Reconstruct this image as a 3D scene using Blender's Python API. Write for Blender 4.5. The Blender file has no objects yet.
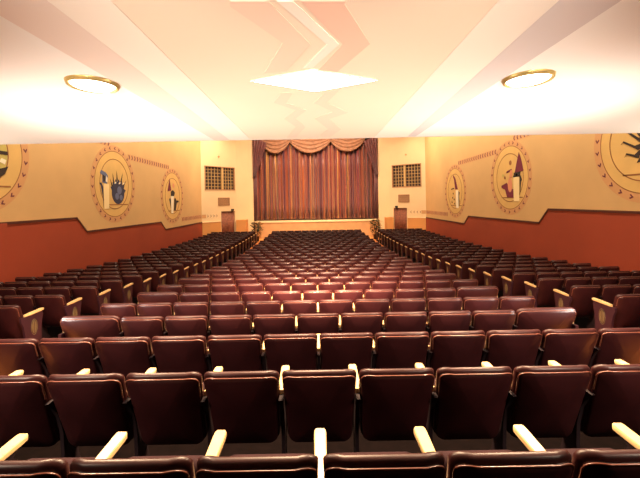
import bpy, math, random
from mathutils import Vector, Matrix
random.seed(7)
S = bpy.context.scene
COL = S.collection
sin, cos, pi, rad = math.sin, math.cos, math.pi, math.radians
CZ = 1.78                                   # eye height above the rear floor
F = 350.0

# ------------------------------------------------------------------ materials
def mat(name, col, rough=.6, metal=0, spec=.5, coat=0, sheen=0, noise=0, nscale=6, emit=None, estr=0, bump=0, bscale=60):
    m = bpy.data.materials.new(name); m.use_nodes = True
    nt = m.node_tree; b = nt.nodes['Principled BSDF']
    b.inputs['Base Color'].default_value = (*col, 1)
    b.inputs['Roughness'].default_value = rough
    b.inputs['Metallic'].default_value = metal
    b.inputs['Specular IOR Level'].default_value = spec
    b.inputs['Coat Weight'].default_value = coat
    b.inputs['Coat Roughness'].default_value = .3
    b.inputs['Sheen Weight'].default_value = sheen
    if emit:
        b.inputs['Emission Color'].default_value = (*emit, 1)
        b.inputs['Emission Strength'].default_value = estr
    if noise or bump:
        tc = nt.nodes.new('ShaderNodeTexCoord')
    if noise:
        n = nt.nodes.new('ShaderNodeTexNoise'); n.inputs['Scale'].default_value = nscale
        n.inputs['Detail'].default_value = 4
        nt.links.new(tc.outputs['Object'], n.inputs['Vector'])
        r = nt.nodes.new('ShaderNodeValToRGB')
        r.color_ramp.elements[0].position = .3; r.color_ramp.elements[1].position = .7
        r.color_ramp.elements[0].color = (*[c*(1-noise) for c in col], 1)
        r.color_ramp.elements[1].color = (*[min(1, c*(1+noise)) for c in col], 1)
        nt.links.new(n.outputs['Fac'], r.inputs['Fac'])
        nt.links.new(r.outputs['Color'], b.inputs['Base Color'])
    if bump:
        n2 = nt.nodes.new('ShaderNodeTexNoise'); n2.inputs['Scale'].default_value = bscale
        nt.links.new(tc.outputs['Object'], n2.inputs['Vector'])
        bp = nt.nodes.new('ShaderNodeBump'); bp.inputs['Strength'].default_value = bump; bp.inputs['Distance'].default_value = .01
        nt.links.new(n2.outputs['Fac'], bp.inputs['Height'])
        nt.links.new(bp.outputs['Normal'], b.inputs['Normal'])
    return m

M = {}
M['uph'] = mat('maroon_upholstery', (.028, .006, .0062), .42, spec=.24, coat=.05, noise=.18, nscale=9)
M['shell'] = mat('maroon_back_panel', (.026, .0058, .0070), .38, spec=.24, coat=.06, noise=.22, nscale=5)
M['piping'] = mat('glossy_red_piping', (.13, .04, .025), .3, coat=.3)
M['seatuph'] = mat('dark_plum_upholstery', (.02, .006, .008), .85, spec=.15, noise=.15, nscale=9)
M['arm'] = mat('blond_wood', (.56, .39, .19), .35, coat=.3, noise=.10, nscale=14)
M['iron'] = mat('dark_cast_iron', (.012, .006, .008), .6, spec=.2)
M['endp'] = mat('dark_maroon_panel', (.030, .008, .015), .55, spec=.3)
M['gold'] = mat('gold_paint', (.12, .08, .035), .6)
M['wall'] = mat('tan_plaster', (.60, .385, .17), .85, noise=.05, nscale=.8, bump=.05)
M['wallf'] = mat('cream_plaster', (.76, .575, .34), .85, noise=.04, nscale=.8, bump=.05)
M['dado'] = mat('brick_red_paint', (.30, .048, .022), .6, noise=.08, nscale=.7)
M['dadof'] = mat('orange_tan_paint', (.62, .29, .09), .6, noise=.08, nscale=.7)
M['rear'] = mat('low_bounce_rear_wall', (.05, .012, .012), .9)  # unseen rear wall, colour darkened to cut light bounced onto the seats
M['cap'] = mat('dark_brown_stripe', (.07, .015, .010), .6)
M['soffit'] = mat('peach_ceiling_paint', (.88, .70, .53), .9, noise=.02, nscale=.6)
M['s_cream'] = mat('cream_ceiling_paint', (.90, .80, .67), .9, noise=.02, nscale=.6)
M['s_white'] = mat('white_ceiling_paint', (.90, .85, .77), .9)
M['s_pink'] = mat('rose_ceiling_paint', (.80, .66, .56), .9)
M['s_mauve'] = mat('mauve_ceiling_paint', (.68, .60, .56), .9)
M['s_grey'] = mat('grey_ceiling_paint', (.50, .43, .44), .9)
M['s_salmon'] = mat('salmon_ceiling_paint', (.86, .56, .42), .9)
M['s_faint'] = mat('pale_salmon_ceiling_paint', (.88, .64, .49), .9)
M['rim'] = mat('brass_rim', (.55, .40, .14), .35, metal=.6)
M['lamp'] = mat('lit_glass', (1, .95, .85), .5, emit=(1, .93, .80), estr=14)
M['diamond'] = mat('lit_diamond_glass', (1, .98, .92), .5, emit=(1, .95, .85), estr=9)
M['carpet'] = mat('dark_red_carpet', (.0025, .0012, .0012), .95, spec=.04, noise=.3, nscale=12)
M['aisle'] = mat('rust_carpet', (.50, .16, .04), .95, noise=.2, nscale=10)
M['frontfloor'] = mat('amber_floor', (.60, .27, .07), .7, noise=.15, nscale=3)
M['hallceil'] = mat('hall_ceiling', (.60, .46, .30), .9)
M['stage'] = mat('stage_front', (.56, .32, .15), .6, noise=.10, nscale=2)
M['nosing'] = mat('pale_nosing', (.85, .66, .40), .5)
M['swag'] = mat('rose_gold_satin', (.34, .17, .095), .4, sheen=.2, noise=.25, nscale=4)
M['tail'] = mat('plum_satin', (.13, .035, .04), .45, sheen=.3, noise=.25, nscale=4)
M['grillebg'] = mat('dark_grille_cloth', (.05, .028, .02), .8)
M['grillebar'] = mat('grille_bars', (.52, .34, .14), .6)
M['vent'] = mat('brown_vent', (.38, .20, .10), .6)
M['drape'] = mat('brown_door_drape', (.26, .09, .05), .7, noise=.3, nscale=8)
M['black'] = mat('black_box', (.01, .01, .01), .5)
M['leaf'] = mat('dark_leaf', (.035, .05, .022), .6, noise=.4, nscale=10)
M['pot'] = mat('dark_pot', (.05, .02, .012), .5)
M['band'] = mat('rose_band_paint', (.58, .315, .14), .8)
M['mark'] = mat('plum_mark_paint', (.17, .045, .055), .8)
M['line'] = mat('brown_line_paint', (.28, .12, .04), .8)
M['field'] = mat('gold_field_paint', (.66, .43, .15), .8, noise=.06, nscale=2)
M['m_cream'] = mat('cream_mural_paint', (.85, .68, .36), .8)
M['m_navy'] = mat('navy_mural_paint', (.035, .035, .075), .8)
M['m_blue'] = mat('slate_blue_mural_paint', (.12, .14, .26), .8)
M['m_plum'] = mat('plum_mural_paint', (.16, .015, .04), .8)
M['m_skin'] = mat('rose_mural_paint', (.66, .27, .15), .8)
M['m_black'] = mat('black_mural_paint', (.03, .018, .015), .8)
M['m_white'] = mat('white_mural_paint', (.85, .78, .60), .8)
M['m_olive'] = mat('olive_mural_paint', (.50, .42, .12), .8)

def curtain_mat():  # stage light on the satin pleats is painted in as vertical colour bands
    m = bpy.data.materials.new('satin_curtain_painted_light'); m.use_nodes = True
    nt = m.node_tree; b = nt.nodes['Principled BSDF']
    b.inputs['Roughness'].default_value = .35; b.inputs['Sheen Weight'].default_value = .3
    tc = nt.nodes.new('ShaderNodeTexCoord'); mp = nt.nodes.new('ShaderNodeMapping')
    mp.inputs['Scale'].default_value = (4.6, 0.02, 0.02)
    n = nt.nodes.new('ShaderNodeTexNoise'); n.inputs['Scale'].default_value = 1; n.inputs['Detail'].default_value = 1.5
    n.inputs['Roughness'].default_value = .7
    nt.links.new(tc.outputs['Object'], mp.inputs['Vector']); nt.links.new(mp.outputs['Vector'], n.inputs['Vector'])
    r = nt.nodes.new('ShaderNodeValToRGB'); cr = r.color_ramp
    cols = [(.30, (.05, .012, .035)), (.39, (.15, .02, .03)), (.44, (.32, .06, .03)), (.48, (.07, .014, .05)), (.53, (.40, .11, .03)),
            (.57, (.13, .018, .03)), (.63, (.62, .32, .08)), (.68, (.16, .025, .05))]
    cr.elements[0].position, cr.elements[0].color = cols[0][0], (*cols[0][1], 1)
    cr.elements[1].position, cr.elements[1].color = cols[-1][0], (*cols[-1][1], 1)
    for p, c in cols[1:-1]:
        e = cr.elements.new(p); e.color = (*c, 1)
    nt.links.new(n.outputs['Fac'], r.inputs['Fac']); nt.links.new(r.outputs['Color'], b.inputs['Base Color'])
    return m
M['curtain'] = curtain_mat()

# ------------------------------------------------------------------ mesh helpers
class MB:
    def __init__(s): s.v = []; s.f = []
    def add(s, vs, fs):
        o = len(s.v); s.v += [tuple(p) for p in vs]; s.f += [tuple(i+o for i in f) for f in fs]
        return s
    def box(s, x0, x1, y0, y1, z0, z1):
        return s.add([(x0,y0,z0),(x1,y0,z0),(x1,y1,z0),(x0,y1,z0),(x0,y0,z1),(x1,y0,z1),(x1,y1,z1),(x0,y1,z1)],
              [(0,3,2,1),(4,5,6,7),(0,1,5,4),(1,2,6,5),(2,3,7,6),(3,0,4,7)])
    def hexa(s, p):
        return s.add(p, [(0,3,2,1),(4,5,6,7),(0,1,5,4),(1,2,6,5),(2,3,7,6),(3,0,4,7)])
    def prism(s, pts, d):                    # pts: planar loop of 3D points, d: extrusion vector
        n = len(pts); q = [Vector(p)+Vector(d) for p in pts]
        return s.add(list(pts)+q, [tuple(range(n-1,-1,-1)), tuple(range(n, 2*n))] + [(i,(i+1)%n,n+(i+1)%n,n+i) for i in range(n)])
    def loft(s, rings, capa=True, capb=True):
        n = len(rings[0]); vs = [p for r in rings for p in r]; fs = []
        for k in range(len(rings)-1):
            for i in range(n):
                fs.append((k*n+i, k*n+(i+1)%n, (k+1)*n+(i+1)%n, (k+1)*n+i))
        if capa: fs.append(tuple(range(n-1,-1,-1)))
        if capb: fs.append(tuple((len(rings)-1)*n+i for i in range(n)))
        return s.add(vs, fs)
    def tube(s, path, r, n=6, closed=False):
        rings = []
        N = len(path)
        for i, p in enumerate(path):
            a = Vector(path[(i-1) % N] if closed or i else path[0]); b = Vector(path[(i+1) % N] if closed or i < N-1 else path[-1])
            t = (b-a).normalized(); up = Vector((0,0,1)) if abs(t.z) < .9 else Vector((0,1,0))
            u = t.cross(up).normalized(); w = t.cross(u)
            rings.append([tuple(Vector(p)+u*r*cos(2*pi*k/n)+w*r*sin(2*pi*k/n)) for k in range(n)])
        if closed: rings.append(rings[0])
        return s.loft(rings, not closed, not closed)
    def grid(s, rows):
        h, w = len(rows), len(rows[0])
        return s.add([p for r in rows for p in r], [(j*w+i, j*w+i+1, (j+1)*w+i+1, (j+1)*w+i) for j in range(h-1) for i in range(w-1)])
    def mesh(s, name, m, smooth=True, angle=40):
        me = bpy.data.meshes.new(name); me.from_pydata([tuple(p) for p in s.v], [], s.f)
        for mm in (m if isinstance(m, list) else [m]): me.materials.append(mm)
        import bmesh
        bm = bmesh.new(); bm.from_mesh(me); bmesh.ops.recalc_face_normals(bm, faces=bm.faces); bm.to_mesh(me); bm.free()
        if smooth:
            me.polygons.foreach_set('use_smooth', [True]*len(me.polygons)); me.set_sharp_from_angle(angle=rad(angle))
        me.update(); return me
    def build(s, name, m, parent=None, smooth=True, angle=40, solid=0):
        o = bpy.data.objects.new(name, s.mesh(name, m, smooth, angle)); COL.objects.link(o)
        if parent: o.parent = parent
        if solid:
            md = o.modifiers.new('solidify', 'SOLIDIFY'); md.thickness = solid; md.offset = 0
        return o

def tag(o, label=None, cat=None, group=None, kind=None):
    if label: o['label'] = label
    if cat: o['category'] = cat
    if group: o['group'] = group
    if kind: o['kind'] = kind
    return o
def empty(name, loc=(0,0,0)):
    o = bpy.data.objects.new(name, None); o.location = loc; o.empty_display_size = .1; COL.objects.link(o); return o
def struct(o, label=None): return tag(o, label=label, kind='structure')

# ------------------------------------------------------------------ floor profile (raked, flattening towards the stage)
P = .53                                     # seat pitch
BACK_H = .84
HT = [1.055,1.145,1.25,1.35,1.44,1.53,1.60,1.68,1.76,1.84,1.91,1.97,2.02,2.06,2.08,2.10,2.12,2.13,2.14,2.15,2.15,2.15,2.14,2.13,2.12,2.10,2.08]
NR = len(HT)
DR = [1.48+.9*i for i in range(NR)]; DR[0] -= .05; DR[1] -= .03
ZR = [CZ-h-BACK_H for h in HT]
prof = [(-3, 0), (0.3, 0)] + [(DR[i]+.22, ZR[i]) for i in range(NR)] + [(25.9, CZ-2.9), (29.8, CZ-2.9)]
ZF = CZ-2.9
def strip_floor(name, x0, x1, y0, y1, m, lift=0, parent=None, thick=.25):
    def z(y):
        for (a, za), (b, zb) in zip(prof, prof[1:]):
            if a <= y <= b: return za+(zb-za)*(y-a)/(b-a)
        return prof[-1][1]
    ys = sorted({y0, y1} | {p[0] for p in prof if y0 < p[0] < y1})
    mb = MB()
    mb.loft([[(x0,y,z(y)+lift),(x1,y,z(y)+lift),(x1,y,z(y)+lift-thick),(x0,y,z(y)+lift-thick)] for y in ys])
    return mb.build(name, m, parent, smooth=False)
fl = struct(strip_floor('floor', -8.25, 8.25, -3, 25.5, M['carpet']))
for x0, x1 in ((-4.28, -3.22), (3.22, 4.28)):
    strip_floor('aisle_runner', x0, x1, -1, 25.5, M['aisle'], lift=.008, parent=fl, thick=.012)
MB().box(-8.25, 8.25, 25.5, 29.8, ZF-.25, ZF).build('front_floor', M['frontfloor'], fl, smooth=False)

# ------------------------------------------------------------------ walls
HALL = CZ+6.6
def side_wall(sg, name):
    q = 0 if sg < 0 else .38
    YW = 25.05 if sg < 0 else 26.1
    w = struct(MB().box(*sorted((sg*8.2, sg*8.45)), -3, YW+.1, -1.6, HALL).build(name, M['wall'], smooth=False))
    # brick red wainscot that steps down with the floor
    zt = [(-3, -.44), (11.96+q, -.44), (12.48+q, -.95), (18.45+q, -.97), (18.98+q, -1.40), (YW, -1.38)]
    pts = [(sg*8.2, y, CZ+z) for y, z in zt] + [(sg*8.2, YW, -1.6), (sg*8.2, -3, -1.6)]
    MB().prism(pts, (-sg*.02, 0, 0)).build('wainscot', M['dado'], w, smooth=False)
    cap = MB()
    cap.loft([[(sg*8.2, y, CZ+z-.035), (sg*8.165, y, CZ+z-.035), (sg*8.165, y, CZ+z+.035), (sg*8.2, y, CZ+z+.035)] for y, z in zt])
    cap.build('wainscot_cap', M['cap'], w, smooth=False)
    if sg < 0: MB().box(-8.2, -8.08, 8.3, 9.15, -.9, CZ-.44).build('lit_strip_block', M['dado'], w, smooth=False)  # made-up low block, stands in for a lit strip of the wainscot
    return w
WL = side_wall(-1, 'wall_left'); WR = side_wall(1, 'wall_right')
struct(MB().box(-8.45, 8.45, -3.2, -3, -.3, HALL).build('wall_rear', M['rear'], smooth=False))
struct(MB().box(-8.45, 8.45, -3.2, 29.8, HALL, HALL+.2).build('ceiling', M['hallceil'], smooth=False))

PLAN = {-1: (Vector((-8.2, 25.05, 0)), Vector((-6.22, 27.35, 0))), 1: (Vector((8.2, 26.1, 0)), Vector((5.88, 27.8, 0)))}
def seg_frame(sg):
    a, b = PLAN[sg]; t = (b-a).normalized(); n = Vector((-sg*abs(t.y), -abs(t.x), 0)); return a, t, n
def seg_len(sg): return (PLAN[sg][1]-PLAN[sg][0]).length
def s_of(sg, u):                            # distance along the angled wall of the bearing u/F from the hall axis
    a, t, n = seg_frame(sg); k = u/F
    return (abs(a.x)-k*a.y)/(k*t.y+abs(t.x))
def segbox(mb, sg, s0, s1, z0, z1, d0, d1):
    o, t, n = seg_frame(sg)
    P4 = [o+t*s0+n*d0, o+t*s1+n*d0, o+t*s1+n*d1, o+t*s0+n*d1]
    return mb.hexa([(p.x,p.y,z0) for p in P4]+[(p.x,p.y,z1) for p in P4])
DZ = CZ-.66
GZ0, GZ1 = CZ+.95, CZ+2.71
def front_wall(sg, name):
    L1 = seg_len(sg)
    GS0, GS1, MS0, MS1, VS0, VS1, DS0, DS1 = [s_of(sg, u) for u in ((111, 80.9, 94, 92, 98, 86.5, 95, 81.3) if sg < 0 else (105.75, 76.4, 90, 88, 93.5, 82.5, 90.7, 77.5))]
    BX0 = s_of(sg, 85 if sg < 0 else 81.8); BX1 = BX0+.2
    mb = MB()
    segbox(mb, sg, 0, GS0, ZF, HALL, -.2, 0); segbox(mb, sg, GS1, L1, ZF, HALL, -.2, 0)
    segbox(mb, sg, GS0, GS1, GZ1, HALL, -.2, 0); segbox(mb, sg, GS0, GS1, DZ, GZ0, -.2, 0)
    segbox(mb, sg, GS0, DS0, ZF, DZ, -.2, 0); segbox(mb, sg, DS1, GS1, ZF, DZ, -.2, 0)
    # jamb beside the proscenium
    a, b, c, d = (PLAN[sg][1].x, PLAN[sg][1].y), (sg*5.06, 28.28), (sg*5.06, 28.75), (PLAN[sg][1].x+sg*.25, 28.3)
    mb.hexa([(*a,ZF),(*b,ZF),(*c,ZF),(*d,ZF),(*a,HALL),(*b,HALL),(*c,HALL),(*d,HALL)])
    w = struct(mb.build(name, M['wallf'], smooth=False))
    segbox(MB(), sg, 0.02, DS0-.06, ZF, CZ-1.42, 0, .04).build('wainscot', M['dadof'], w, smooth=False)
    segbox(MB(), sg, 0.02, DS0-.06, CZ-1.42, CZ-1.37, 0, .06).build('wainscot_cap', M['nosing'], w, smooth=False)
    # low plinth between door and stage
    p = MB().box(*sorted((sg*5.4, sg*(6.18 if sg < 0 else 5.95))), 26.95, 27.7, ZF, CZ-1.36).build('side_plinth', M['dadof'], w, smooth=False)
    # painted band and four marks
    segbox(MB(), sg, .02, .35, CZ-1.10, CZ-.84, 0, .004).build('painted_band', M['band'], w, smooth=False)
    o, t, n = seg_frame(sg)
    for k in range(4):
        c = o+t*((.50 if sg < 0 else .42)+.25*k)+n*.001; hh = .12
        pts = [c-t*.06+Vector((0,0,CZ-.97+hh)), c+t*.06+Vector((0,0,CZ-.97)), c-t*.06+Vector((0,0,CZ-.97-hh)), c-t*.0+Vector((0,0,CZ-.97))]
        MB().prism(pts, n*.004).build('painted_mark', M['mark'], w, smooth=False)
    side = 'left' if sg < 0 else 'right'
    # organ grille
    g = empty('organ_grille', tuple(o+t*((GS0+GS1)/2)+Vector((0,0,GZ0))))
    tag(g, 'brown lattice organ grille high on the %s angled wall beside the stage' % side, 'grille')
    def ch(ob, par):
        ob.parent = par; ob.matrix_parent_inverse = par.matrix_basis.inverted(); return ob
    ch(segbox(MB(), sg, GS0, GS1, GZ0, GZ1, -.19, -.12).build('backing_cloth', M['grillebg'], smooth=False), g)
    fr = MB()
    for s0, s1, z0, z1 in ((GS0,GS0+.07,GZ0,GZ1),(GS1-.07,GS1,GZ0,GZ1),(GS0,GS1,GZ0,GZ0+.06),(GS0,GS1,GZ1-.06,GZ1)):
        segbox(fr, sg, s0, s1, z0, z1, -.12, .03)
    ch(fr.build('frame', M['vent'], smooth=False), g)
    ch(segbox(MB(), sg, MS0, MS1, GZ0, GZ1, -.12, .0).build('mullion', M['grillebar'], smooth=False), g)
    for (a, b, nv) in ((GS0+.07, MS0, 5), (MS1, GS1-.07, 4)):
        lt = MB()
        for k in range(1, nv):
            s = a+(b-a)*k/nv; segbox(lt, sg, s-.017, s+.017, GZ0+.06, GZ1-.06, -.115, -.07)
        for k in range(1, 7):
            z = GZ0+(GZ1-GZ0)*k/7; segbox(lt, sg, a, b, z-.017, z+.017, -.110, -.075)
        ch(lt.build('lattice_panel', M['grillebar'], smooth=False), g)
    # vent
    v = empty('wall_vent', tuple(o+t*((VS0+VS1)/2)+Vector((0,0,CZ-.2))))
    tag(v, 'small brown louvred wall vent above the %s exit doorway' % side, 'vent')
    vf = MB()
    for s0, s1, z0, z1 in ((VS0,VS0+.05,-.22,.38),(VS1-.05,VS1,-.22,.38),(VS0,VS1,-.22,-.17),(VS0,VS1,.33,.38)):
        segbox(vf, sg, s0, s1, CZ+z0, CZ+z1, 0, .04)
    ch(vf.build('frame', M['vent'], smooth=False), v)
    sl = MB()
    for k in range(10): segbox(sl, sg, VS0+.05, VS1-.05, CZ-.165+.05*k, CZ-.135+.05*k, .002, .025)
    ch(sl.build('louvres', M['vent'], smooth=False), v)
    # exit doorway drape
    rows = []
    for j in range(2):
        z = (ZF+.02) if j == 0 else DZ-.02
        rows.append([tuple(o+t*(DS0+.02+(DS1-DS0-.04)*i/60)+n*(-.10+.04*sin(i*1.05)+.015*sin(i*2.3))+Vector((0,0,z))) for i in range(61)])
    dr = MB().grid(rows).build('doorway_drape', M['drape'], solid=.01)
    tag(dr, 'brown pleated drape filling the exit doorway on the %s front wall' % side, 'curtain')
    tag(segbox(MB(), sg, BX0, BX1, DZ+.02, DZ+.17, .0, .10).build('wall_box', M['black'], smooth=False),
        'small black box mounted over the %s exit doorway' % side, 'box')
    tag(MB().tube([tuple(o+t*1.5+n*.0+Vector((0,0,CZ+3.45))), tuple(o+t*1.5+n*.05+Vector((0,0,CZ+3.45)))], .07, 14).build('wall_disc', M['band']),
        'small round tan disc on the plaster above the %s organ grille' % side, 'disc')
    return w
front_wall(-1, 'wall_front_left'); front_wall(1, 'wall_front_right')
struct(MB().box(-5.3, 5.3, 28.3, 28.8, CZ+5.3, HALL).build('wall_proscenium', M['wallf'], smooth=False))
struct(MB().box(-6.5, 6.5, 29.8, 30, ZF, HALL).build('wall_stage', M['cap'], smooth=False))

# ------------------------------------------------------------------ stage
SZ = CZ-1.56
stg = empty('stage', (0, 28, ZF)); tag(stg, 'low amber stage front with a pale nosing in front of the pleated curtain', 'stage')
def pc(ob, par):
    ob.parent = par; ob.matrix_parent_inverse = par.matrix_basis.inverted(); return ob
outl = [(-4.98,29.7),(-4.98,28.2),(-4.35,27.55),(-4.1,27.5),(4.1,27.5),(4.35,27.55),(4.98,28.2),(4.98,29.7)]
pc(MB().prism([(x,y,ZF) for x,y in outl], (0,0,SZ-ZF-.08)).build('apron', M['stage'], smooth=False), stg)
pc(MB().prism([(x*1.006,y-.04,SZ-.08) for x,y in outl], (0,0,.08)).build('nosing', M['nosing'], smooth=False), stg)

# curtain
def curtain():
    rows = []
    for z, k in ((SZ+.09, 1.15), (SZ+1.2, 1), (CZ+2.5, .9), (CZ+4.9, .8)):
        r = []
        for i in range(521):
            x = -4.98+9.96*i/520
            ph = x*2*pi*2.5+1.3*sin(x*1.7)+.8*sin(x*4.1+1)
            r.append((x, 28.84+k*(.15*sin(ph)+.03*sin(2.3*ph+1)), z))
        rows.append(r)
    o = MB().grid(rows).build('stage_curtain', M['curtain'], solid=.012)
    tag(o, 'tall pleated satin stage curtain with light painted on in maroon, orange and gold', 'curtain')
curtain()
val = empty('valance', (0, 28.3, CZ+3.8)); tag(val, 'scalloped rose-gold satin valance of three swags across the top of the stage', 'valance')
def swag(x0, x1, zt, zb):
    rows = []
    for j in range(41):
        t = j/40; r = []
        for i in range(41):
            s = i/40
            sag = (4*s*(1-s))**.8
            x = x0+(x1-x0)*s
            z = zt-(zt-zb)*t*sag-.25*t*(1-sag)
            y = 28.52-.08*sag*t+.045*sin(t*26+.6*sin(s*9))*(.4+.6*sag)
            r.append((x,y,z))
        rows.append(r)
    pc(MB().grid(rows).build('swag', M['swag'], solid=.01), val)
swag(-4.5, -2.0, CZ+5.25, CZ+3.92); swag(-2.15, 1.35, CZ+5.25, CZ+3.90); swag(1.2, 4.1, CZ+5.25, CZ+3.98)
for k, sg in enumerate((-1, 1)):
    rows = []
    for j in range(41):
        t = j/40; z = CZ+5.25-(5.25-2.0)*t
        w = (.98 if sg < 0 else .92)*(1-t)**.9+.16
        rows.append([(sg*(5.03-w*i/30), 28.18+.04*sin(i*1.1+t*2), z-.5*(1-t)*(i/30)) for i in range(31)])
    tag(MB().grid(rows).build('curtain_tail', M['tail'], solid=.01), 'plum cascading drape tail at the %s edge of the stage opening' % ('left','right')[k], 'curtain')
    rows = [[(sg*(5.03-.28*i/16), 28.36+.04*sin(i*1.2), z) for i in range(17)] for z in (SZ+.08, CZ+2.6)]
    tag(MB().grid(rows).build('side_drape', M['tail'], solid=.01), 'narrow dark drape hanging down the %s edge of the stage opening' % ('left','right')[k], 'curtain')

# plants at the aisle ends
def plant(x, y, zs, side, spread):
    g = empty('potted_plant', (x, y, ZF))
    tag(g, 'dark leafy potted plant at the stage end of the %s aisle' % side, 'plant')
    pot = MB(); n = 14
    prf = [(.13,0),(.17,.05),(.20,.32),(.23,.36),(.20,.36),(.19,.30)]
    pot.loft([[(r*cos(2*pi*k/n), r*sin(2*pi*k/n), z) for k in range(n)] for r, z in prf])
    pot.build('pot', M['pot'], g)
    lf = MB(); rnd = random.Random(int(abs(x)*100)+ (5 if x < 0 else 9))
    for k in range(130):
        a = rnd.uniform(0, 2*pi); h = rnd.uniform(.5, zs); ro = rnd.uniform(.05, spread)
        c = Vector((ro*cos(a), ro*sin(a), h)); L = rnd.uniform(.18, .32)
        d = Vector((cos(a), sin(a), rnd.uniform(-.5, .8))).normalized(); sd = d.cross(Vector((0,0,1))).normalized()*L*.28
        lf.add([c, c+d*L*.5+sd, c+d*L, c+d*L*.5-sd, c+d*L*.5+Vector((0,0,-.02))], [(0,1,4),(1,2,4),(2,3,4),(3,0,4)])
    lf.build('foliage', M['leaf'], g, smooth=False)
    st = MB()
    for k in range(5):
        a = k*1.3; st.tube([(0.03*cos(a),.03*sin(a),.3),(.08*cos(a),.08*sin(a),.75),(.16*cos(a),.16*sin(a),1.15)], .012, 5)
    st.build('stems', M['pot'], g)
plant(-4.42, 25.85, 1.38, 'left', .34); plant(4.38, 25.85, 1.42, 'right', .36)

# ------------------------------------------------------------------ murals
def wall_pt(sg, yc, zc, eps):
    def f(a, b): return (sg*(8.2-eps), yc+(-sg)*a, zc+b)
    return f
def poly(sg, f, pts, m, name, par, th=.004):
    return pc(MB().prism([f(a, b) for a, b in pts], (-sg*th, 0, 0)).build(name, m, smooth=False), par)
def ring(sg, f, r0, r1, m, name, par, n=72, th=.003):
    mb = MB(); a_ = [f(r0*cos(2*pi*k/n), r0*sin(2*pi*k/n)) for k in range(n)]; b_ = [f(r1*cos(2*pi*k/n), r1*sin(2*pi*k/n)) for k in range(n)]
    d = Vector((-sg*th, 0, 0)); A = [tuple(Vector(p)+d) for p in a_]; B = [tuple(Vector(p)+d) for p in b_]
    mb.loft([a_, A, B, b_], False, False)
    return pc(mb.build(name, m, smooth=False), par)
def disc(sg, f, r, m, name, par, ca=0, cb=0, ea=1, n=48, th=.003):
    return poly(sg, f, [(ca+r*ea*cos(2*pi*k/n), cb+r*sin(2*pi*k/n)) for k in range(n)], m, name, par, th)
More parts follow.
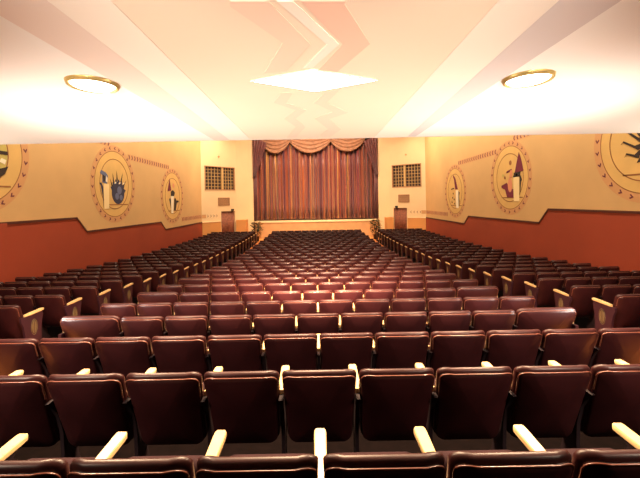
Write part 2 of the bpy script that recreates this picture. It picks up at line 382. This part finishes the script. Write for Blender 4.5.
def mural(sg, yc, zc, kind, label):
    root = empty('wall_mural', (sg*8.2, yc, zc)); tag(root, label, 'mural')
    f0 = wall_pt(sg, yc, zc, .0); f1 = wall_pt(sg, yc, zc, .003); f2 = wall_pt(sg, yc, zc, .007); f3 = wall_pt(sg, yc, zc, .010)
    disc(sg, f0, 1.34, M['wallfield'] if False else M['field'], 'gold_disc', root)
    ring(sg, f0, 1.33, 1.57, M['band'], 'border_ring', root)
    ring(sg, f0, 1.315, 1.34, M['line'], 'outer_line', root, th=.005)
    ri = .87 if kind == 'L1' else .995
    ring(sg, f1, ri, ri+.03, M['line'], 'inner_line', root, th=.004)
    N = 26
    for k in range(N):
        th = 2*pi*(k+.5)/N; ct, st = cos(th), sin(th)
        def q(r, u, sn=(1 if ct >= 0 else -1)): return f1(r*ct-sn*u*st, r*st+sn*u*ct)
        pc(MB().prism([q(1.39,.05), q(1.455,-.04), q(1.52,.05), q(1.50,.085), q(1.455,.025), q(1.41,.085)], (-sg*.004, 0, 0)).build('chevron_mark', M['mark'], smooth=False), root)
    poly(sg, f1, [(-.62,-.86),(.95,-.86),(.95,-.82),(-.62,-.82)], M['line'], 'ground_line', root)
    sh = {'R2': .42, 'R3': .28, 'R1': .22}.get(kind, 0)
    g1, g2, g3 = f1, f2, f3
    f1, f2, f3 = (lambda a, b: g1(a+sh, b)), (lambda a, b: g2(a+sh, b)), (lambda a, b: g3(a+sh, b))
    if kind in ('L2', 'R2', 'L3', 'R3'):
        if kind in ('L2',):
            poly(sg, f2, [(-.76,-1.0),(-.44,-1.0),(-.42,-.02),(-.78,-.02)], M['m_cream'], 'cream_column', root)
            poly(sg, f2, [(-.86,.02),(-.55,-.02),(-.48,.3),(-.62,.42),(-.92,.5),(-1.0,.38),(-.85,.3)], M['m_blue'], 'blue_figure', root)
            poly(sg, f3, [(-.8,.06),(-.7,.06),(-.66,.26),(-.84,.34)], M['m_black'], 'dark_collar', root)
            poly(sg, f3, [(-.64,.08),(-.54,.04),(-.52,.22),(-.6,.3)], M['m_white'], 'pale_face', root)
            poly(sg, f2, [(-.80,-.95),(-.84,-.5),(-.95,-.1),(-1.05,0),(-.92,.02),(-.80,-.15)], M['m_navy'], 'navy_sleeve', root)
            pts = []
            for k in range(30):
                th = 2*pi*k/30; up = 1+.28*(k % 2)*(sin(th) > .1)
                pts.append((.22+.46*up*cos(th), -.36+.46*up*sin(th)))
            poly(sg, f1, pts, M['m_navy'], 'navy_spiked_form', root)
            for (ca, cb, r) in ((.3,-.25,.17),(.12,-.5,.14),(.42,-.55,.12)):
                disc(sg, f3, r, M['m_blue'], 'blue_patch', root, ca, cb, n=14)
            for a0, b0, a1, b1 in ((-.1,.05,-.16,.42),(.15,.15,.12,.55),(.42,.1,.58,.5),(.6,-.05,.85,.2),(-.2,-.1,-.35,.2)):
                poly(sg, f2, [(a0-.05,b0),(a0+.05,b0),(a1,b1)], M['m_black'], 'dark_spike', root)
            for k in range(3): poly(sg, f3, [(-.05+.3*k,.0),(.08+.3*k,.04),(.06+.3*k,.1),(-.04+.3*k,.06)], M['m_white'], 'white_dash', root)
        elif kind == 'R2':
            poly(sg, f2, [(-.10,-1.0),(.30,-1.0),(.30,.0),(-.10,.0)], M['m_cream'], 'cream_column', root)
            poly(sg, f2, [(-.02,.12),(.62,.22),(.45,.75),(.32,.98),(.18,.65)], M['m_plum'], 'plum_cone', root)
            poly(sg, f3, [(-.12,.0),(.35,.0),(.42,.2),(-.05,.18)], M['m_black'], 'dark_collar', root)
            poly(sg, f3, [(.05,.03),(.2,.03),(.2,.13),(.08,.13)], M['m_white'], 'white_trim', root)
            poly(sg, f2, [(-.12,-.85),(-.12,-.5),(-.45,-.4),(-.6,-.2),(-.78,-.25),(-1.05,-.32),(-1.02,-.42),(-.75,-.5),(-.6,-.82)], M['m_plum'], 'plum_drapery', root)
            disc(sg, f3, .30, M['m_skin'], 'rose_form', root, -.36, -.32, .55, 20)
            poly(sg, f3, [(-.4,.0),(-.2,.0),(-.15,.3),(-.32,.3)], M['m_skin'], 'rose_neck', root)
            poly(sg, f2, [(-.62,.2),(-.2,.3),(-.22,.36),(-.6,.28)], M['m_plum'], 'plum_brim', root)
            poly(sg, f2, [(.34,-.75),(.44,-.2),(.5,-.15),(.42,.05),(.34,.0)], M['m_black'], 'black_fringe', root)
            disc(sg, f2, .10, M['line'], 'small_flower', root, -.30, .62, 1, 8); disc(sg, f2, .07, M['m_olive'], 'small_flower', root, -.9, .12, 1, 8)
            disc(sg, f2, .07, M['line'], 'small_flower', root, -.75, .02, 1, 8)
        elif kind == 'L3':
            poly(sg, f2, [(-.25,-.98),(.02,-.98),(.12,.0),(-.28,.0)], M['m_white'], 'white_column', root)
            poly(sg, f2, [(-.72,.25),(-.2,.3),(-.42,.98)], M['m_plum'], 'plum_cone', root)
            poly(sg, f3, [(-.3,.0),(.15,.0),(.3,.2),(.0,.35),(-.28,.25)], M['m_black'], 'dark_collar', root)
            poly(sg, f2, [(.12,-.8),(.35,-.85),(.55,-.4),(.85,-.35),(.8,-.25),(.5,-.25),(.35,-.1),(.18,-.15)], M['m_black'], 'black_figure', root)
            poly(sg, f2, [(-.3,-.7),(-.5,-.2),(-.4,-.1),(-.27,-.2)], M['m_black'], 'black_sleeve', root)
            disc(sg, f2, .14, M['m_skin'], 'small_flower', root, .12, .6, 1, 9)
        else:
            poly(sg, f2, [(-.10,-.98),(.25,-.98),(.25,.05),(-.12,.05)], M['m_white'], 'white_column', root)
            poly(sg, f2, [(-.2,.1),(.18,.1),(-.15,.75),(-.45,.98),(-.5,.85),(-.35,.7)], M['m_plum'], 'plum_plume', root)
            poly(sg, f2, [(.27,-.9),(.38,-.6),(.33,-.3),(.42,-.1),(.27,.0)], M['m_black'], 'black_fringe', root)
            poly(sg, f2, [(-.8,.1),(-.35,.14),(-.35,.2),(-.8,.16)], M['m_black'], 'black_brim', root)
            for a, b in ((-.5,-.15),(-.6,-.4),(-.35,-.5),(-.7,-.65),(-.3,-.75)):
                poly(sg, f2, [(a-.1,b),(a+.08,b-.05),(a+.02,b+.09)], M['m_black'], 'black_fleck', root)
    elif kind == 'L1':
        disc(sg, f1, .86, M['m_olive'], 'olive_field', root)
        poly(sg, f2, [(-.84,.09),(.86,.09),(.87,.0),(-.85,.0)], M['m_black'], 'dark_bar', root)
        poly(sg, f2, [(.5,-.42),(.7,-.36),(.88,-.3),(.78,-.5),(.6,-.62)], M['m_black'], 'black_figure', root)
        poly(sg, f2, [(.62,-.2),(.78,-.26),(.82,-.14),(.68,-.1)], M['m_white'], 'white_dash', root)
        poly(sg, f2, [(-.7,-.8),(-.3,-.85),(-.2,.1),(-.6,.1)], M['m_cream'], 'cream_column', root)
    else:
        pts = []
        for k in range(36):
            th = 2*pi*k/36; up = 1+.45*(k % 2)
            pts.append((.05+.38*up*cos(th), -.22+.45*up*sin(th)))
        poly(sg, f1, pts, M['m_black'], 'dark_thistle', root)
        disc(sg, f2, .3, M['m_blue'], 'slate_patch', root, .08, -.25, 1, 14)
        for a0, b0, a1, b1 in ((-.3,.0,-.75,.35),(-.2,.2,-.5,.85),(-.35,-.2,-.8,.05),(.1,.3,.2,1.0),(0,.25,-.15,.75),(-.35,-.4,-.72,-.28),(-.3,.12,-.62,.55)):
            dx, dy = a1-a0, b1-b0; l = math.hypot(dx, dy); px_, py_ = -dy/l*.035, dx/l*.035
            poly(sg, f2, [(a0-px_,b0-py_),(a1-px_*.6,b1-py_*.6),(a1+px_*3+dx*.05,b1+py_*3+dy*.1),(a1+px_*.6,b1+py_*.6),(a0+px_,b0+py_)], M['m_black'], 'dark_branch', root)
    return root
for sg, sd in ((-1, 'left'), (1, 'right')):
    mural(sg, 14.3 if sg < 0 else 14.82, CZ+.84, 'L2' if sg < 0 else 'R2', 'round gold mural with a cream column and navy spiked form, left wall' if sg < 0 else 'round gold mural with a tall plum cone and plum drapery, right wall')
    mural(sg, 20.05 if sg < 0 else 20.65, CZ+.43, 'L3' if sg < 0 else 'R3', 'round mural with a black tailed figure, nearest the stage on left wall' if sg < 0 else 'round mural with a plum plume over a white column, nearest the stage on right wall')
    mural(sg, 8.46 if sg < 0 else 8.72, CZ+1.37, 'L1' if sg < 0 else 'R1', 'large round mural with a dark bar cut by the left picture edge' if sg < 0 else 'large round mural with a dark thistle shape cut by the right picture edge')
    W = WL if sg < 0 else WR
    YW = 25.05 if sg < 0 else 26.1
    def band(y0, z0, y1, z1, hw):
        mb = MB().prism([(sg*8.2,y0,CZ+z0-hw),(sg*8.2,y1,CZ+z1-hw),(sg*8.2,y1,CZ+z1+hw),(sg*8.2,y0,CZ+z0+hw)], (-sg*.002,0,0))
        mb.build('painted_band', M['band'], W, smooth=False)
        n = int((y1-y0)/.23); mk = MB()
        for k in range(n):
            y = y0+(k+.5)*(y1-y0)/n; z = CZ+z0+(z1-z0)*(k+.5)/n
            mk.prism([(sg*8.198,y-.05,z-hw*.75),(sg*8.198,y+.02,z-hw*.75),(sg*8.198,y+.07,z),(sg*8.198,y+.02,z+hw*.75),(sg*8.198,y-.05,z+hw*.75),(sg*8.198,y,z)], (-sg*.003,0,0))
        mk.build('painted_marks', M['mark'], W, smooth=False)
    q = 0 if sg < 0 else .5
    band(9.6+q, 2.50, 14.0+q, 2.44, .13); band(15.3+q, 2.08, 19.6+q, 2.02, .13); band(21.3+q, -.97, YW-.03, -.97, .14)

# ------------------------------------------------------------------ balcony soffit with painted rays
SOF = CZ+1.2; YE = 6.7; TH = .018
def sp(px, py):
    u0, v0 = px-316, 201-py
    u, v = u0+TH*v0, v0-TH*u0
    y = F*1.2/max(v, 1); return (u*y/F, y)
sof = struct(MB().box(-8.2, 8.2, -3, YE, SOF, SOF+.9).build('ceiling_soffit', M['soffit'], smooth=False))
def paint(pts, m, name, d=.003, raw=False):
    q = [p if raw else sp(*p) for p in pts]
    q = [(max(-8.15, min(8.15, x)), max(-2.9, min(YE-.01, y))) for x, y in q]
    MB().prism([(x,y,SOF-d) for x,y in q], (0,0,d-.0005)).build(name, m, sof, smooth=False)
def line(px0, py0, px1, py1):               # a ray edge: returns its floor-plan x for any y
    (xa, ya), (xb, yb) = sp(px0, py0), sp(px1, py1)
    return lambda y: xa+(xb-xa)*(y-ya)/(yb-ya)
Lr = [line(110.6,0,240,129), line(47,0,205,121), line(0,15,199,131), line(0,40,160,130), line(0,62,110,128)]
Rr = [line(499,0,383,128), line(559,0,419,126), line(621,0,434,124), line(640,14,470,120), line(640,40,520,118)]
def ray(e0, e1, m, d):
    ys = (-2.9, 6.68)
    paint([(e0(ys[0]),ys[0]),(e1(ys[0]),ys[0]),(e1(ys[1]),ys[1]),(e0(ys[1]),ys[1])], m, 'painted_ray', d, True)
for E, sg in ((Lr, -1), (Rr, 1)):
    edge = lambda y, s=sg: s*8.1
    paint([(E[2](-.5) if 0 else max(-8.1,min(8.1,E[2](-2.9))),-2.9),(sg*8.15,-2.9),(sg*8.15,6.68),(E[2](6.68),6.68)], M['s_white'], 'painted_side_field', .002, True)
    ray(E[0], E[1], M['s_cream'], .003)
    ray(E[1], E[2], M['s_pink'] if sg < 0 else M['s_mauve'], .004)
    ray(E[3], E[4], M['s_mauve'] if sg < 0 else M['s_mauve'], .005) if 0 else None
def zz(pts, m, d=.004): paint(pts, m, 'painted_zigzag', d)
def z3(l): return [(230+x/3.412, y/3.412) for x, y in l]
zz(z3([(0,2),(0,20),(180,145),(115,250),(195,240),(275,150),(130,2)]), M['s_faint'])
zz(z3([(240,2),(385,150),(300,240),(365,245),(478,148),(390,12),(395,2)]), M['s_salmon'])
zz(z3([(160,2),(330,150),(250,232),(282,230),(372,150),(215,2)]), M['s_cream'], .005)
zz(z3([(175,315),(150,350),(225,375),(185,405),(225,432),(195,468),(225,468),(258,432),(222,405),(262,375),(192,350),(215,315)]), M['s_faint'])
zz(z3([(380,300),(330,350),(405,383),(340,405),(380,440),(340,468),(300,468),(335,440),(290,405),(350,380),(285,350),(330,310)]), M['s_faint'])
# extend the zigzag behind the camera as plain strip
struct_edge = MB().box(-8.2, 8.2, YE, YE+.06, SOF-.0, SOF+.9).build('balcony_front', M['s_cream'], sof, smooth=False)

# soffit lamps
def round_lamp(px, py, side):
    x, y = sp(px, py)
    g = empty('ceiling_light', (x, y, SOF)); tag(g, 'round lit ceiling light with brass rim, %s of the diamond light' % side, 'light', 'round ceiling lights')
    n = 40; R = .215
    mb = MB(); rings = []
    for rr, zz_ in ((R-.025,-.012),(R-.012,-.035),(R,-.04),(R+.012,-.03),(R+.02,-.002)):
        rings.append([(rr*cos(2*pi*k/n), rr*sin(2*pi*k/n), zz_) for k in range(n)])
    mb.loft(rings, False, False).build('rim', M['rim'], g)
    d = MB(); rings = []
    for k2 in range(6):
        a = pi/2*k2/6; rings.append([((R-.02)*cos(a)*cos(2*pi*k/n), (R-.02)*cos(a)*sin(2*pi*k/n), -.012-.05*sin(a)) for k in range(n)])
    d.loft(rings, False, True).build('diffuser', M['lamp'], g)
    return x, y
RL = [round_lamp(93, 83, 'left'), round_lamp(528, 77.5, 'right')]
dg_pts = [sp(250.5,80.6), sp(313.5,69), sp(378,79.7), sp(315,91)]
dc = (sum(p[0] for p in dg_pts)/4, sum(p[1] for p in dg_pts)/4)
g = empty('ceiling_light', (*dc, SOF)); tag(g, 'large flat diamond-shaped lit ceiling light in the middle of the soffit', 'light')
rel = [(p[0]-dc[0], p[1]-dc[1]) for p in dg_pts]
fr = MB()
fr.loft([[(x*k, y*k, z) for x, y in rel] for k, z in ((1.0,-.002),(1.0,-.012),(.96,-.012),(.96,-.006))], False, False).build('frame', M['s_faint'], g, smooth=False)
MB().prism([(x*.96,y*.96,-.004) for x, y in rel], (0,0,-.006)).build('diffuser', M['diamond'], g, smooth=False)

# ------------------------------------------------------------------ theatre seats
TILT = rad(19); BL = .62
U = Vector((0, -sin(TILT), cos(TILT))); Wd = Vector((0, cos(TILT), sin(TILT)))
B0 = Vector((0, BL*sin(TILT), BACK_H+.003-BL*cos(TILT)))
def bp(u, v, w): return tuple(B0+U*v+Wd*(w+.75*min(abs(u), .27)**2-.042)+Vector((u,0,0)))
def outline(wd, inset=0, top=0, bottom=0, seg=5):
    hw = wd/2; pts = []
    def half(v): return hw*(.925+.075*min(1, v/BL*1.25)**.8)
    v0, v1 = bottom+inset, BL-top-inset
    ht, hb = half(v1)-inset, half(v0)-inset
    rt, rb = .085, .05
    for cx, cv, r, a0 in ((ht-rt, v1-rt*.62, rt, 0), (-(ht-rt), v1-rt*.62, rt, 90), (-(hb-rb), v0+rb, rb, 180), (hb-rb, v0+rb, rb, 270)):
        for k in range(seg+1):
            a = rad(a0+90*k/seg); sq = .62 if a0 < 180 else 1
            pts.append((cx+r*cos(a), cv+r*sq*sin(a)))
    # mid side points, for the rounded shoulder and waist
    return pts
def slab(wd, layers, dome_a, dome_b, top=0, bottom=0):
    mb = MB(); rings = []
    n = None
    rings = [[bp(u, v, w) for u, v in outline(wd, ins, top, bottom)] for ins, w in layers]
    mb.loft(rings, False, False); n = len(rings[0])
    for ri, w_, flip, ins in ((0, dome_a, True, layers[0][0]), (len(rings)-1, dome_b, False, layers[-1][0])):
        base = ri*n; o2 = outline(wd, ins, top, bottom)
        cu, cv = 0, BL*.5
        mids = [bp(cu+(u-cu)*.55, cv+(v-cv)*.55, w_*.8+layers[ri][1]*.2 if ri else w_*.8+layers[0][1]*.2) for u, v in o2]
        s0 = len(mb.v); mb.v += mids; c = len(mb.v); mb.v.append(bp(cu, cv, w_))
        for i in range(n):
            j = (i+1) % n
            mb.f.append((base+i, base+j, s0+j, s0+i)); mb.f.append((s0+i, s0+j, c))
    return mb
SEATMESH = {}
def seat_meshes(wd):
    if wd in SEATMESH: return SEATMESH[wd]
    d = {}
    d['backrest'] = slab(wd, [(.022,-.004),(.007,.002),(0,.014),(0,.030),(.012,.046),(.035,.055)], -.004, .085).mesh('backrest', M['uph'], angle=60)
    d['back_panel'] = slab(wd-.02, [(0,.004),(0,-.010),(.006,-.017),(.02,-.021)], .0, -.040, top=.018, bottom=.004).mesh('back_panel', M['shell'], angle=50)
    ol = outline(wd-.018, 0, .017, 0)
    path = [bp(u, v, -.013) for u, v in ol[0:12]]
    path = [bp(ol[0][0]-.006, ol[0][1]-.12, -.013)] + path + [bp(ol[11][0]+.006, ol[11][1]-.12, -.013)]
    d['piping'] = MB().tube(path, .0045, 5).mesh('piping', M['piping'], angle=80)
    # tipped-up seat cushion
    sw = wd-.045; mb = MB(); ang = rad(76)
    Sd = Vector((0, cos(ang), sin(ang))); Sn = Vector((0, -sin(ang), cos(ang)))
    o0 = Vector((0, .32, .32)); rings = []
    for ins, t in ((.03, -.03), (0, -.012), (0, .05), (.03, .075)):
        r = []; hw, ln = sw/2-ins, .27
        for cx, cy, a0 in ((hw-.05, ln-ins-.05, 0), (-(hw-.05), ln-ins-.05, 90), (-(hw-.03), ins+.03, 180), (hw-.03, ins+.03, 270)):
            for k in range(4):
                a = rad(a0+30*k); rr = .05 if a0 < 180 else .03
                p = o0+Sd*(cy+rr*sin(a))+Sn*t; r.append((cx+rr*cos(a), p.y, p.z))
        rings.append(r)
    d['seat'] = mb.loft(rings).mesh('seat', M['seatuph'], angle=60)
    SEATMESH[wd] = d; return d
def arm_mesh():
    prof_ = [(-.013,.10),(-.015,.13),(-.018,.16),(-.030,.21),(-.032,.41),(-.031,.436),(-.024,.447),(.024,.447),(.031,.436),(.032,.41),(.030,.21),(.018,.16),(.015,.13),(.013,.10)]
    def zz_(y): return .668+.025*(y-.1)
    mb = MB(); rings = []
    for k, dz in ((.88,-.032),(1,-.027),(1,-.006),(.86,0)):
        rings.append([(x*k, (y-.22)*(.985+.015*k)+.22, zz_(y)+dz) for x, y in prof_])
    return mb.loft(rings).mesh('armrest', M['arm'], angle=35)
def std_mesh():
    pf = [(.02,.637),(.40,.637),(.36,.60),(.30,.54),(.29,.40),(.30,.20),(.34,.05),(.38,.02),(.38,-.02),(.10,-.02),(.10,.02),(.14,.06),(.17,.20),(.16,.36),(.12,.50),(.06,.60)]
    return MB().prism([(-.013,y,z) for y,z in pf], (.026,0,0)).mesh('leg', M['iron'], angle=30)
def endp_mesh():
    pf = [(.03,.635),(.42,.635),(.44,.60),(.42,.50),(.40,.35),(.41,.12),(.43,.0),(.43,-.02),(.07,-.02),(.07,.0),(.09,.12),(.10,.35),(.07,.50),(.03,.58)]
    return MB().prism([(-.016,y,z) for y,z in pf], (.032,0,0)).mesh('end_panel', M['endp'], angle=30)
def emblem_mesh():
    mb = MB(); 
    for s in (-1, 1):
        pts = [(.26+s*.008, .34)]+[(.26+s*(.008+.034*sin(pi*k/10)**.8), .34+.2*k/10) for k in range(1, 10)]+[(.26+s*.008, .54)]
        mb.prism([(0,y,z-.0) for y,z in pts], (.006,0,0))
    ov = [((.26+.056*cos(2*pi*k/24)), .44+.118*sin(2*pi*k/24), ) for k in range(24)]
    mb.tube([(.003,y,z) for y,z in ov], .004, 4, closed=True)
    return mb.mesh('emblem', M['gold'], angle=30)
ARM, STD, ENDP, EMB = arm_mesh(), std_mesh(), endp_mesh(), emblem_mesh()
def spec(wd, arms, ends):
    """list of (name, mesh, local offset, mirrored, children)"""
    d = seat_meshes(wd); hp = (wd+.02)/2
    out = [('backrest', d['backrest'], 0, 1, []), ('back_panel', d['back_panel'], 0, 1, [('piping', d['piping'], 0, 1)]), ('seat', d['seat'], 0, 1, [])]
    for s in arms:
        out.append(('armrest', ARM, s*hp, 1, []))
        if s in ends: out.append(('end_panel', ENDP, s*hp, 1, [('emblem', EMB, s*.016, s)]))
        else: out.append(('leg', STD, s*hp, 1, []))
    return out
PROTO = {}
def proto_key(wd, arms, ends): return (wd, tuple(arms), tuple(ends))
def link_part(name, me, x, mir, parent):
    o = bpy.data.objects.new(name, me); o.location = (x, 0, 0)
    if mir < 0: o.rotation_euler = (0, 0, 0); o.scale = (-1, 1, 1)
    COL.objects.link(o); o.parent = parent; return o
def make_seat(wd, arms, ends, loc, rz):
    key = proto_key(wd, arms, ends)
    if key not in PROTO:
        r = empty('theatre_seat', loc)
        for n, me, x, mir, ch in spec(wd, arms, ends):
            o = link_part(n, me, x, mir, r)
            for n2, me2, x2, mir2 in ch: link_part(n2, me2, x2, mir2, o)
        PROTO[key] = r
    else:
        src = PROTO[key]; r = src.copy(); COL.objects.link(r)
        for c in list(src.children):
            k = c.copy(); COL.objects.link(k); k.parent = r
            for g_ in list(c.children):
                q = g_.copy(); COL.objects.link(q); q.parent = k
    r.location = loc; r.rotation_euler = (0, 0, rz); return r

ordn = ['', 'first','second','third','fourth','fifth','sixth','seventh','eighth','ninth','tenth','eleventh','twelfth','thirteenth','fourteenth','fifteenth','sixteenth','seventeenth','eighteenth','nineteenth','twentieth']
seats = []
for i in range(NR):
    n = i+1; d = DR[i]; z = ZR[i]
    # centre block, alternate rows staggered with wide end seats
    row = []
    if n % 2 == 1 or n == 2 and False:
        row = [((k+.5-6)*P, .51) for k in range(12)]
    else:
        row = [(-(4.5*P+.365), .71)] + [(k*P, .51) for k in range(-4, 5)] + [((4.5*P+.365), .71)]
    m = len(row)
    for k, (x, wd) in enumerate(row):
        arms = [-1] + ([1] if k == m-1 else []); ends = []
        if k == 0: ends = [-1]
        if k == m-1: ends = [1]
        if abs(x) < .01: w = 'on centre line'
        else:
            c = (m//2-k) if x < 0 else (k-m//2+1 if m % 2 == 0 else k-m//2)
            w = '%s %s of centre line' % (ordn[c], 'left' if x < 0 else 'right')
        if wd > .6: lab = 'extra wide maroon end seat, centre block, %s row from camera, %s aisle' % (ordn[n] if n < 21 else 'far', 'left' if x < 0 else 'right')
        elif n == 1: lab = 'dark seat cut by the bottom picture edge, %s' % w
        else: lab = 'maroon seat, centre block, %s row from camera, %s' % (ordn[n] if n < 21 else 'far', w)
        seats.append(dict(x=x, d=d, z=z, wd=wd, arms=arms, ends=ends, rz=0, lab=lab, grp='centre block theatre seats', row=n))
    for sg, side in ((-1, 'left'), (1, 'right')):
        for k in range(6):
            x = sg*(4.35+(k+.5)*P)
            inner = -sg
            if sg < 0: arms = [-1] + ([1] if k == 0 else [])
            else: arms = [-1] + ([1] if k == 5 else [])
            ends = [inner] if k == 0 else []
            rn = n-4
            if k == 0: lab = 'aisle seat with blond armrest, %s block, %s visible row from camera' % (side, ordn[rn] if 1 <= rn <= 20 else 'far')
            elif k == 5: lab = 'dark seat against the %s wall, %s visible row of its block' % (side, ordn[rn] if 1 <= rn <= 20 else 'far')
            else: lab = 'dark maroon seat, %s block, %s visible row from camera, %s from aisle' % (side, ordn[rn] if 1 <= rn <= 20 else 'far', ordn[k+1])
            seats.append(dict(x=x, d=d, z=z, wd=.51, arms=arms, ends=ends, rz=0, lab=lab, grp='%s block theatre seats' % side, row=n))
def inframe(s): return abs(s['x'])-.27 < 318/F*s['d']-0.02 and not (abs(s['x']) > 4 and s['row'] < 5)
vis = sorted([s for s in seats if inframe(s)], key=lambda s: (s['d'], abs(s['x'])))
ind = vis[:300]; ids = set(id(s) for s in ind)
for s in ind:
    r = make_seat(s['wd'], s['arms'], s['ends'], (s['x'], s['d'], s['z']), s['rz'])
    tag(r, s['lab'], 'seat', s['grp'])
# the seats beyond the nearest 300 as one mesh
import numpy as np
cache = {}
def arr(me):
    if me.name in cache: return cache[me.name]
    v = np.empty(len(me.vertices)*3); me.vertices.foreach_get('co', v); v = v.reshape(-1, 3)
    f = [tuple(p.vertices) for p in me.polygons]; cache[me.name] = (v, f, me.materials[0]); return cache[me.name]
V = []; Fc = []; MI = []; mats = []; off = 0
for s in seats:
    if id(s) in ids: continue
    for n, me, x, mir, ch in spec(s['wd'], s['arms'], s['ends']):
        for (me_, x_, mir_) in [(me, x, 1)] + [(c[1], x+c[2], c[3]) for c in ch]:
            v, f, mm = arr(me_)
            if mm not in mats: mats.append(mm)
            q = v.copy(); q[:, 0] = q[:, 0]*mir_+x_+s['x']; q[:, 1] += s['d']; q[:, 2] += s['z']
            V.append(q); Fc += [tuple(a+off for a in t) for t in f]; MI += [mats.index(mm)]*len(f); off += len(q)
me = bpy.data.meshes.new('theatre_seats'); me.from_pydata(np.concatenate(V).tolist(), [], Fc)
for mm in mats: me.materials.append(mm)
me.polygons.foreach_set('material_index', MI); me.polygons.foreach_set('use_smooth', [True]*len(MI)); me.set_sharp_from_angle(angle=rad(45))
o = bpy.data.objects.new('theatre_seats', me); COL.objects.link(o)
tag(o, 'mass of small dark maroon theatre seats in the far rows towards the stage', 'seats', kind='stuff')

# ------------------------------------------------------------------ lights
def area(name, loc, target, size, power, col, sy=None, spread=180, shape='RECTANGLE'):
    l = bpy.data.lights.new(name, 'AREA'); l.energy = power; l.color = col; l.shape = shape if sy or shape != 'RECTANGLE' else 'SQUARE'
    l.size = size
    if sy: l.size_y = sy
    l.spread = rad(spread)
    o = bpy.data.objects.new(name, l); o.location = loc
    o.rotation_euler = (Vector(target)-Vector(loc)).to_track_quat('-Z', 'Y').to_euler(); COL.objects.link(o); return o
def spot(name, loc, target, ang, power, col, blend=.6, r=.1):
    l = bpy.data.lights.new(name, 'SPOT'); l.energy = power; l.color = col; l.spot_size = rad(ang); l.spot_blend = blend; l.shadow_soft_size = r
    o = bpy.data.objects.new(name, l); o.location = loc
    o.rotation_euler = (Vector(target)-Vector(loc)).to_track_quat('-Z', 'Y').to_euler(); COL.objects.link(o); return o
for x, y in RL: area('soffit_area_light', (x, y, SOF-.09), (x, y, 0), .38, 340, (1, .70, .42), shape='DISK')
for sg in (-1, 1): area('soffit_area_light', (sg*3.0, .6, SOF-.05), (sg*2.4, 3.6, .6), .38, 120, (1, .80, .60), shape='DISK', spread=95)  # extra unseen pair above the camera, added to light the outer seat backs
area('diamond_lamp', (*dc, SOF-.04), (*dc, 0), 1.0, 520, (1, .68, .40), sy=.4)
spot('added_centre_spot', (dc[0], dc[1]+.05, SOF-.03), (0, 7.4, .45), 66, 12000, (1, .64, .40), blend=.9, r=.05)  # added spot beside the diamond, brightens the centre-block seat backs
# added, unseen area lights under the balcony, turned up to brighten the soffit
for sg in (-1, 1):
    area('aisle_fill', (sg*3.7, 3.8, .60), (sg*1.6, 5.8, SOF), .4, 105, (1, .90, .80), spread=125)
    area('side_fill', (sg*7.4, 5.0, .6), (sg*6.2, 5.6, SOF), .5, 60, (1, .90, .76), spread=120)
    area('rear_fill', (sg*1.2, -1.4, 1.9), (sg*.6, 5.9, SOF), .5, 34, (1, .86, .74), spread=45)
# hall: added, unseen lights washing the side walls, front walls and stage
for sg in (-1, 1):
    area('side_wall_fill', (sg*6.6, 15, HALL-.25), (sg*8.2, 15, CZ+.8), 21, 1050, (1, .80, .55), sy=.3, spread=110)
for sg in (-1, 1):
    spot('front_wall_fill', (sg*4.6, 22.5, HALL-.4), (sg*7.0, 26.8, CZ), 80, 620, (1, .78, .50), r=.3)
area('curtain_fill', (0, 25.2, HALL-.5), (0, 28.8, CZ-.5), 8, 620, (1, .72, .50), sy=.5)
area('apron_fill', (0, 23.5, HALL-.3), (0, 27.4, ZF+.5), 7, 380, (1, .70, .42), sy=.5, spread=80)

w = bpy.data.worlds.new('world'); S.world = w; w.use_nodes = True
w.node_tree.nodes['Background'].inputs[0].default_value = (.01, .008, .007, 1)

# ------------------------------------------------------------------ camera
cd = bpy.data.cameras.new('camera'); cam = bpy.data.objects.new('camera', cd); COL.objects.link(cam)
cd.sensor_width = 36; cd.sensor_fit = 'HORIZONTAL'; cd.lens = F/640*36
cd.shift_x = (320-316)/640; cd.shift_y = -(239-201)/640
cam.matrix_world = Matrix.Translation((0, 0, CZ)) @ Matrix.Rotation(TH, 4, 'Y') @ Matrix.Rotation(pi/2, 4, 'X')
cd.clip_start = .05
S.camera = cam
S.view_settings.view_transform = 'Standard'; S.view_settings.look = 'None'; S.view_settings.gamma = 1; S.view_settings.exposure = 0
S.view_settings.use_curve_mapping = False
S.cycles.use_denoising = True
S.cycles.max_bounces = 6; S.cycles.diffuse_bounces = 4
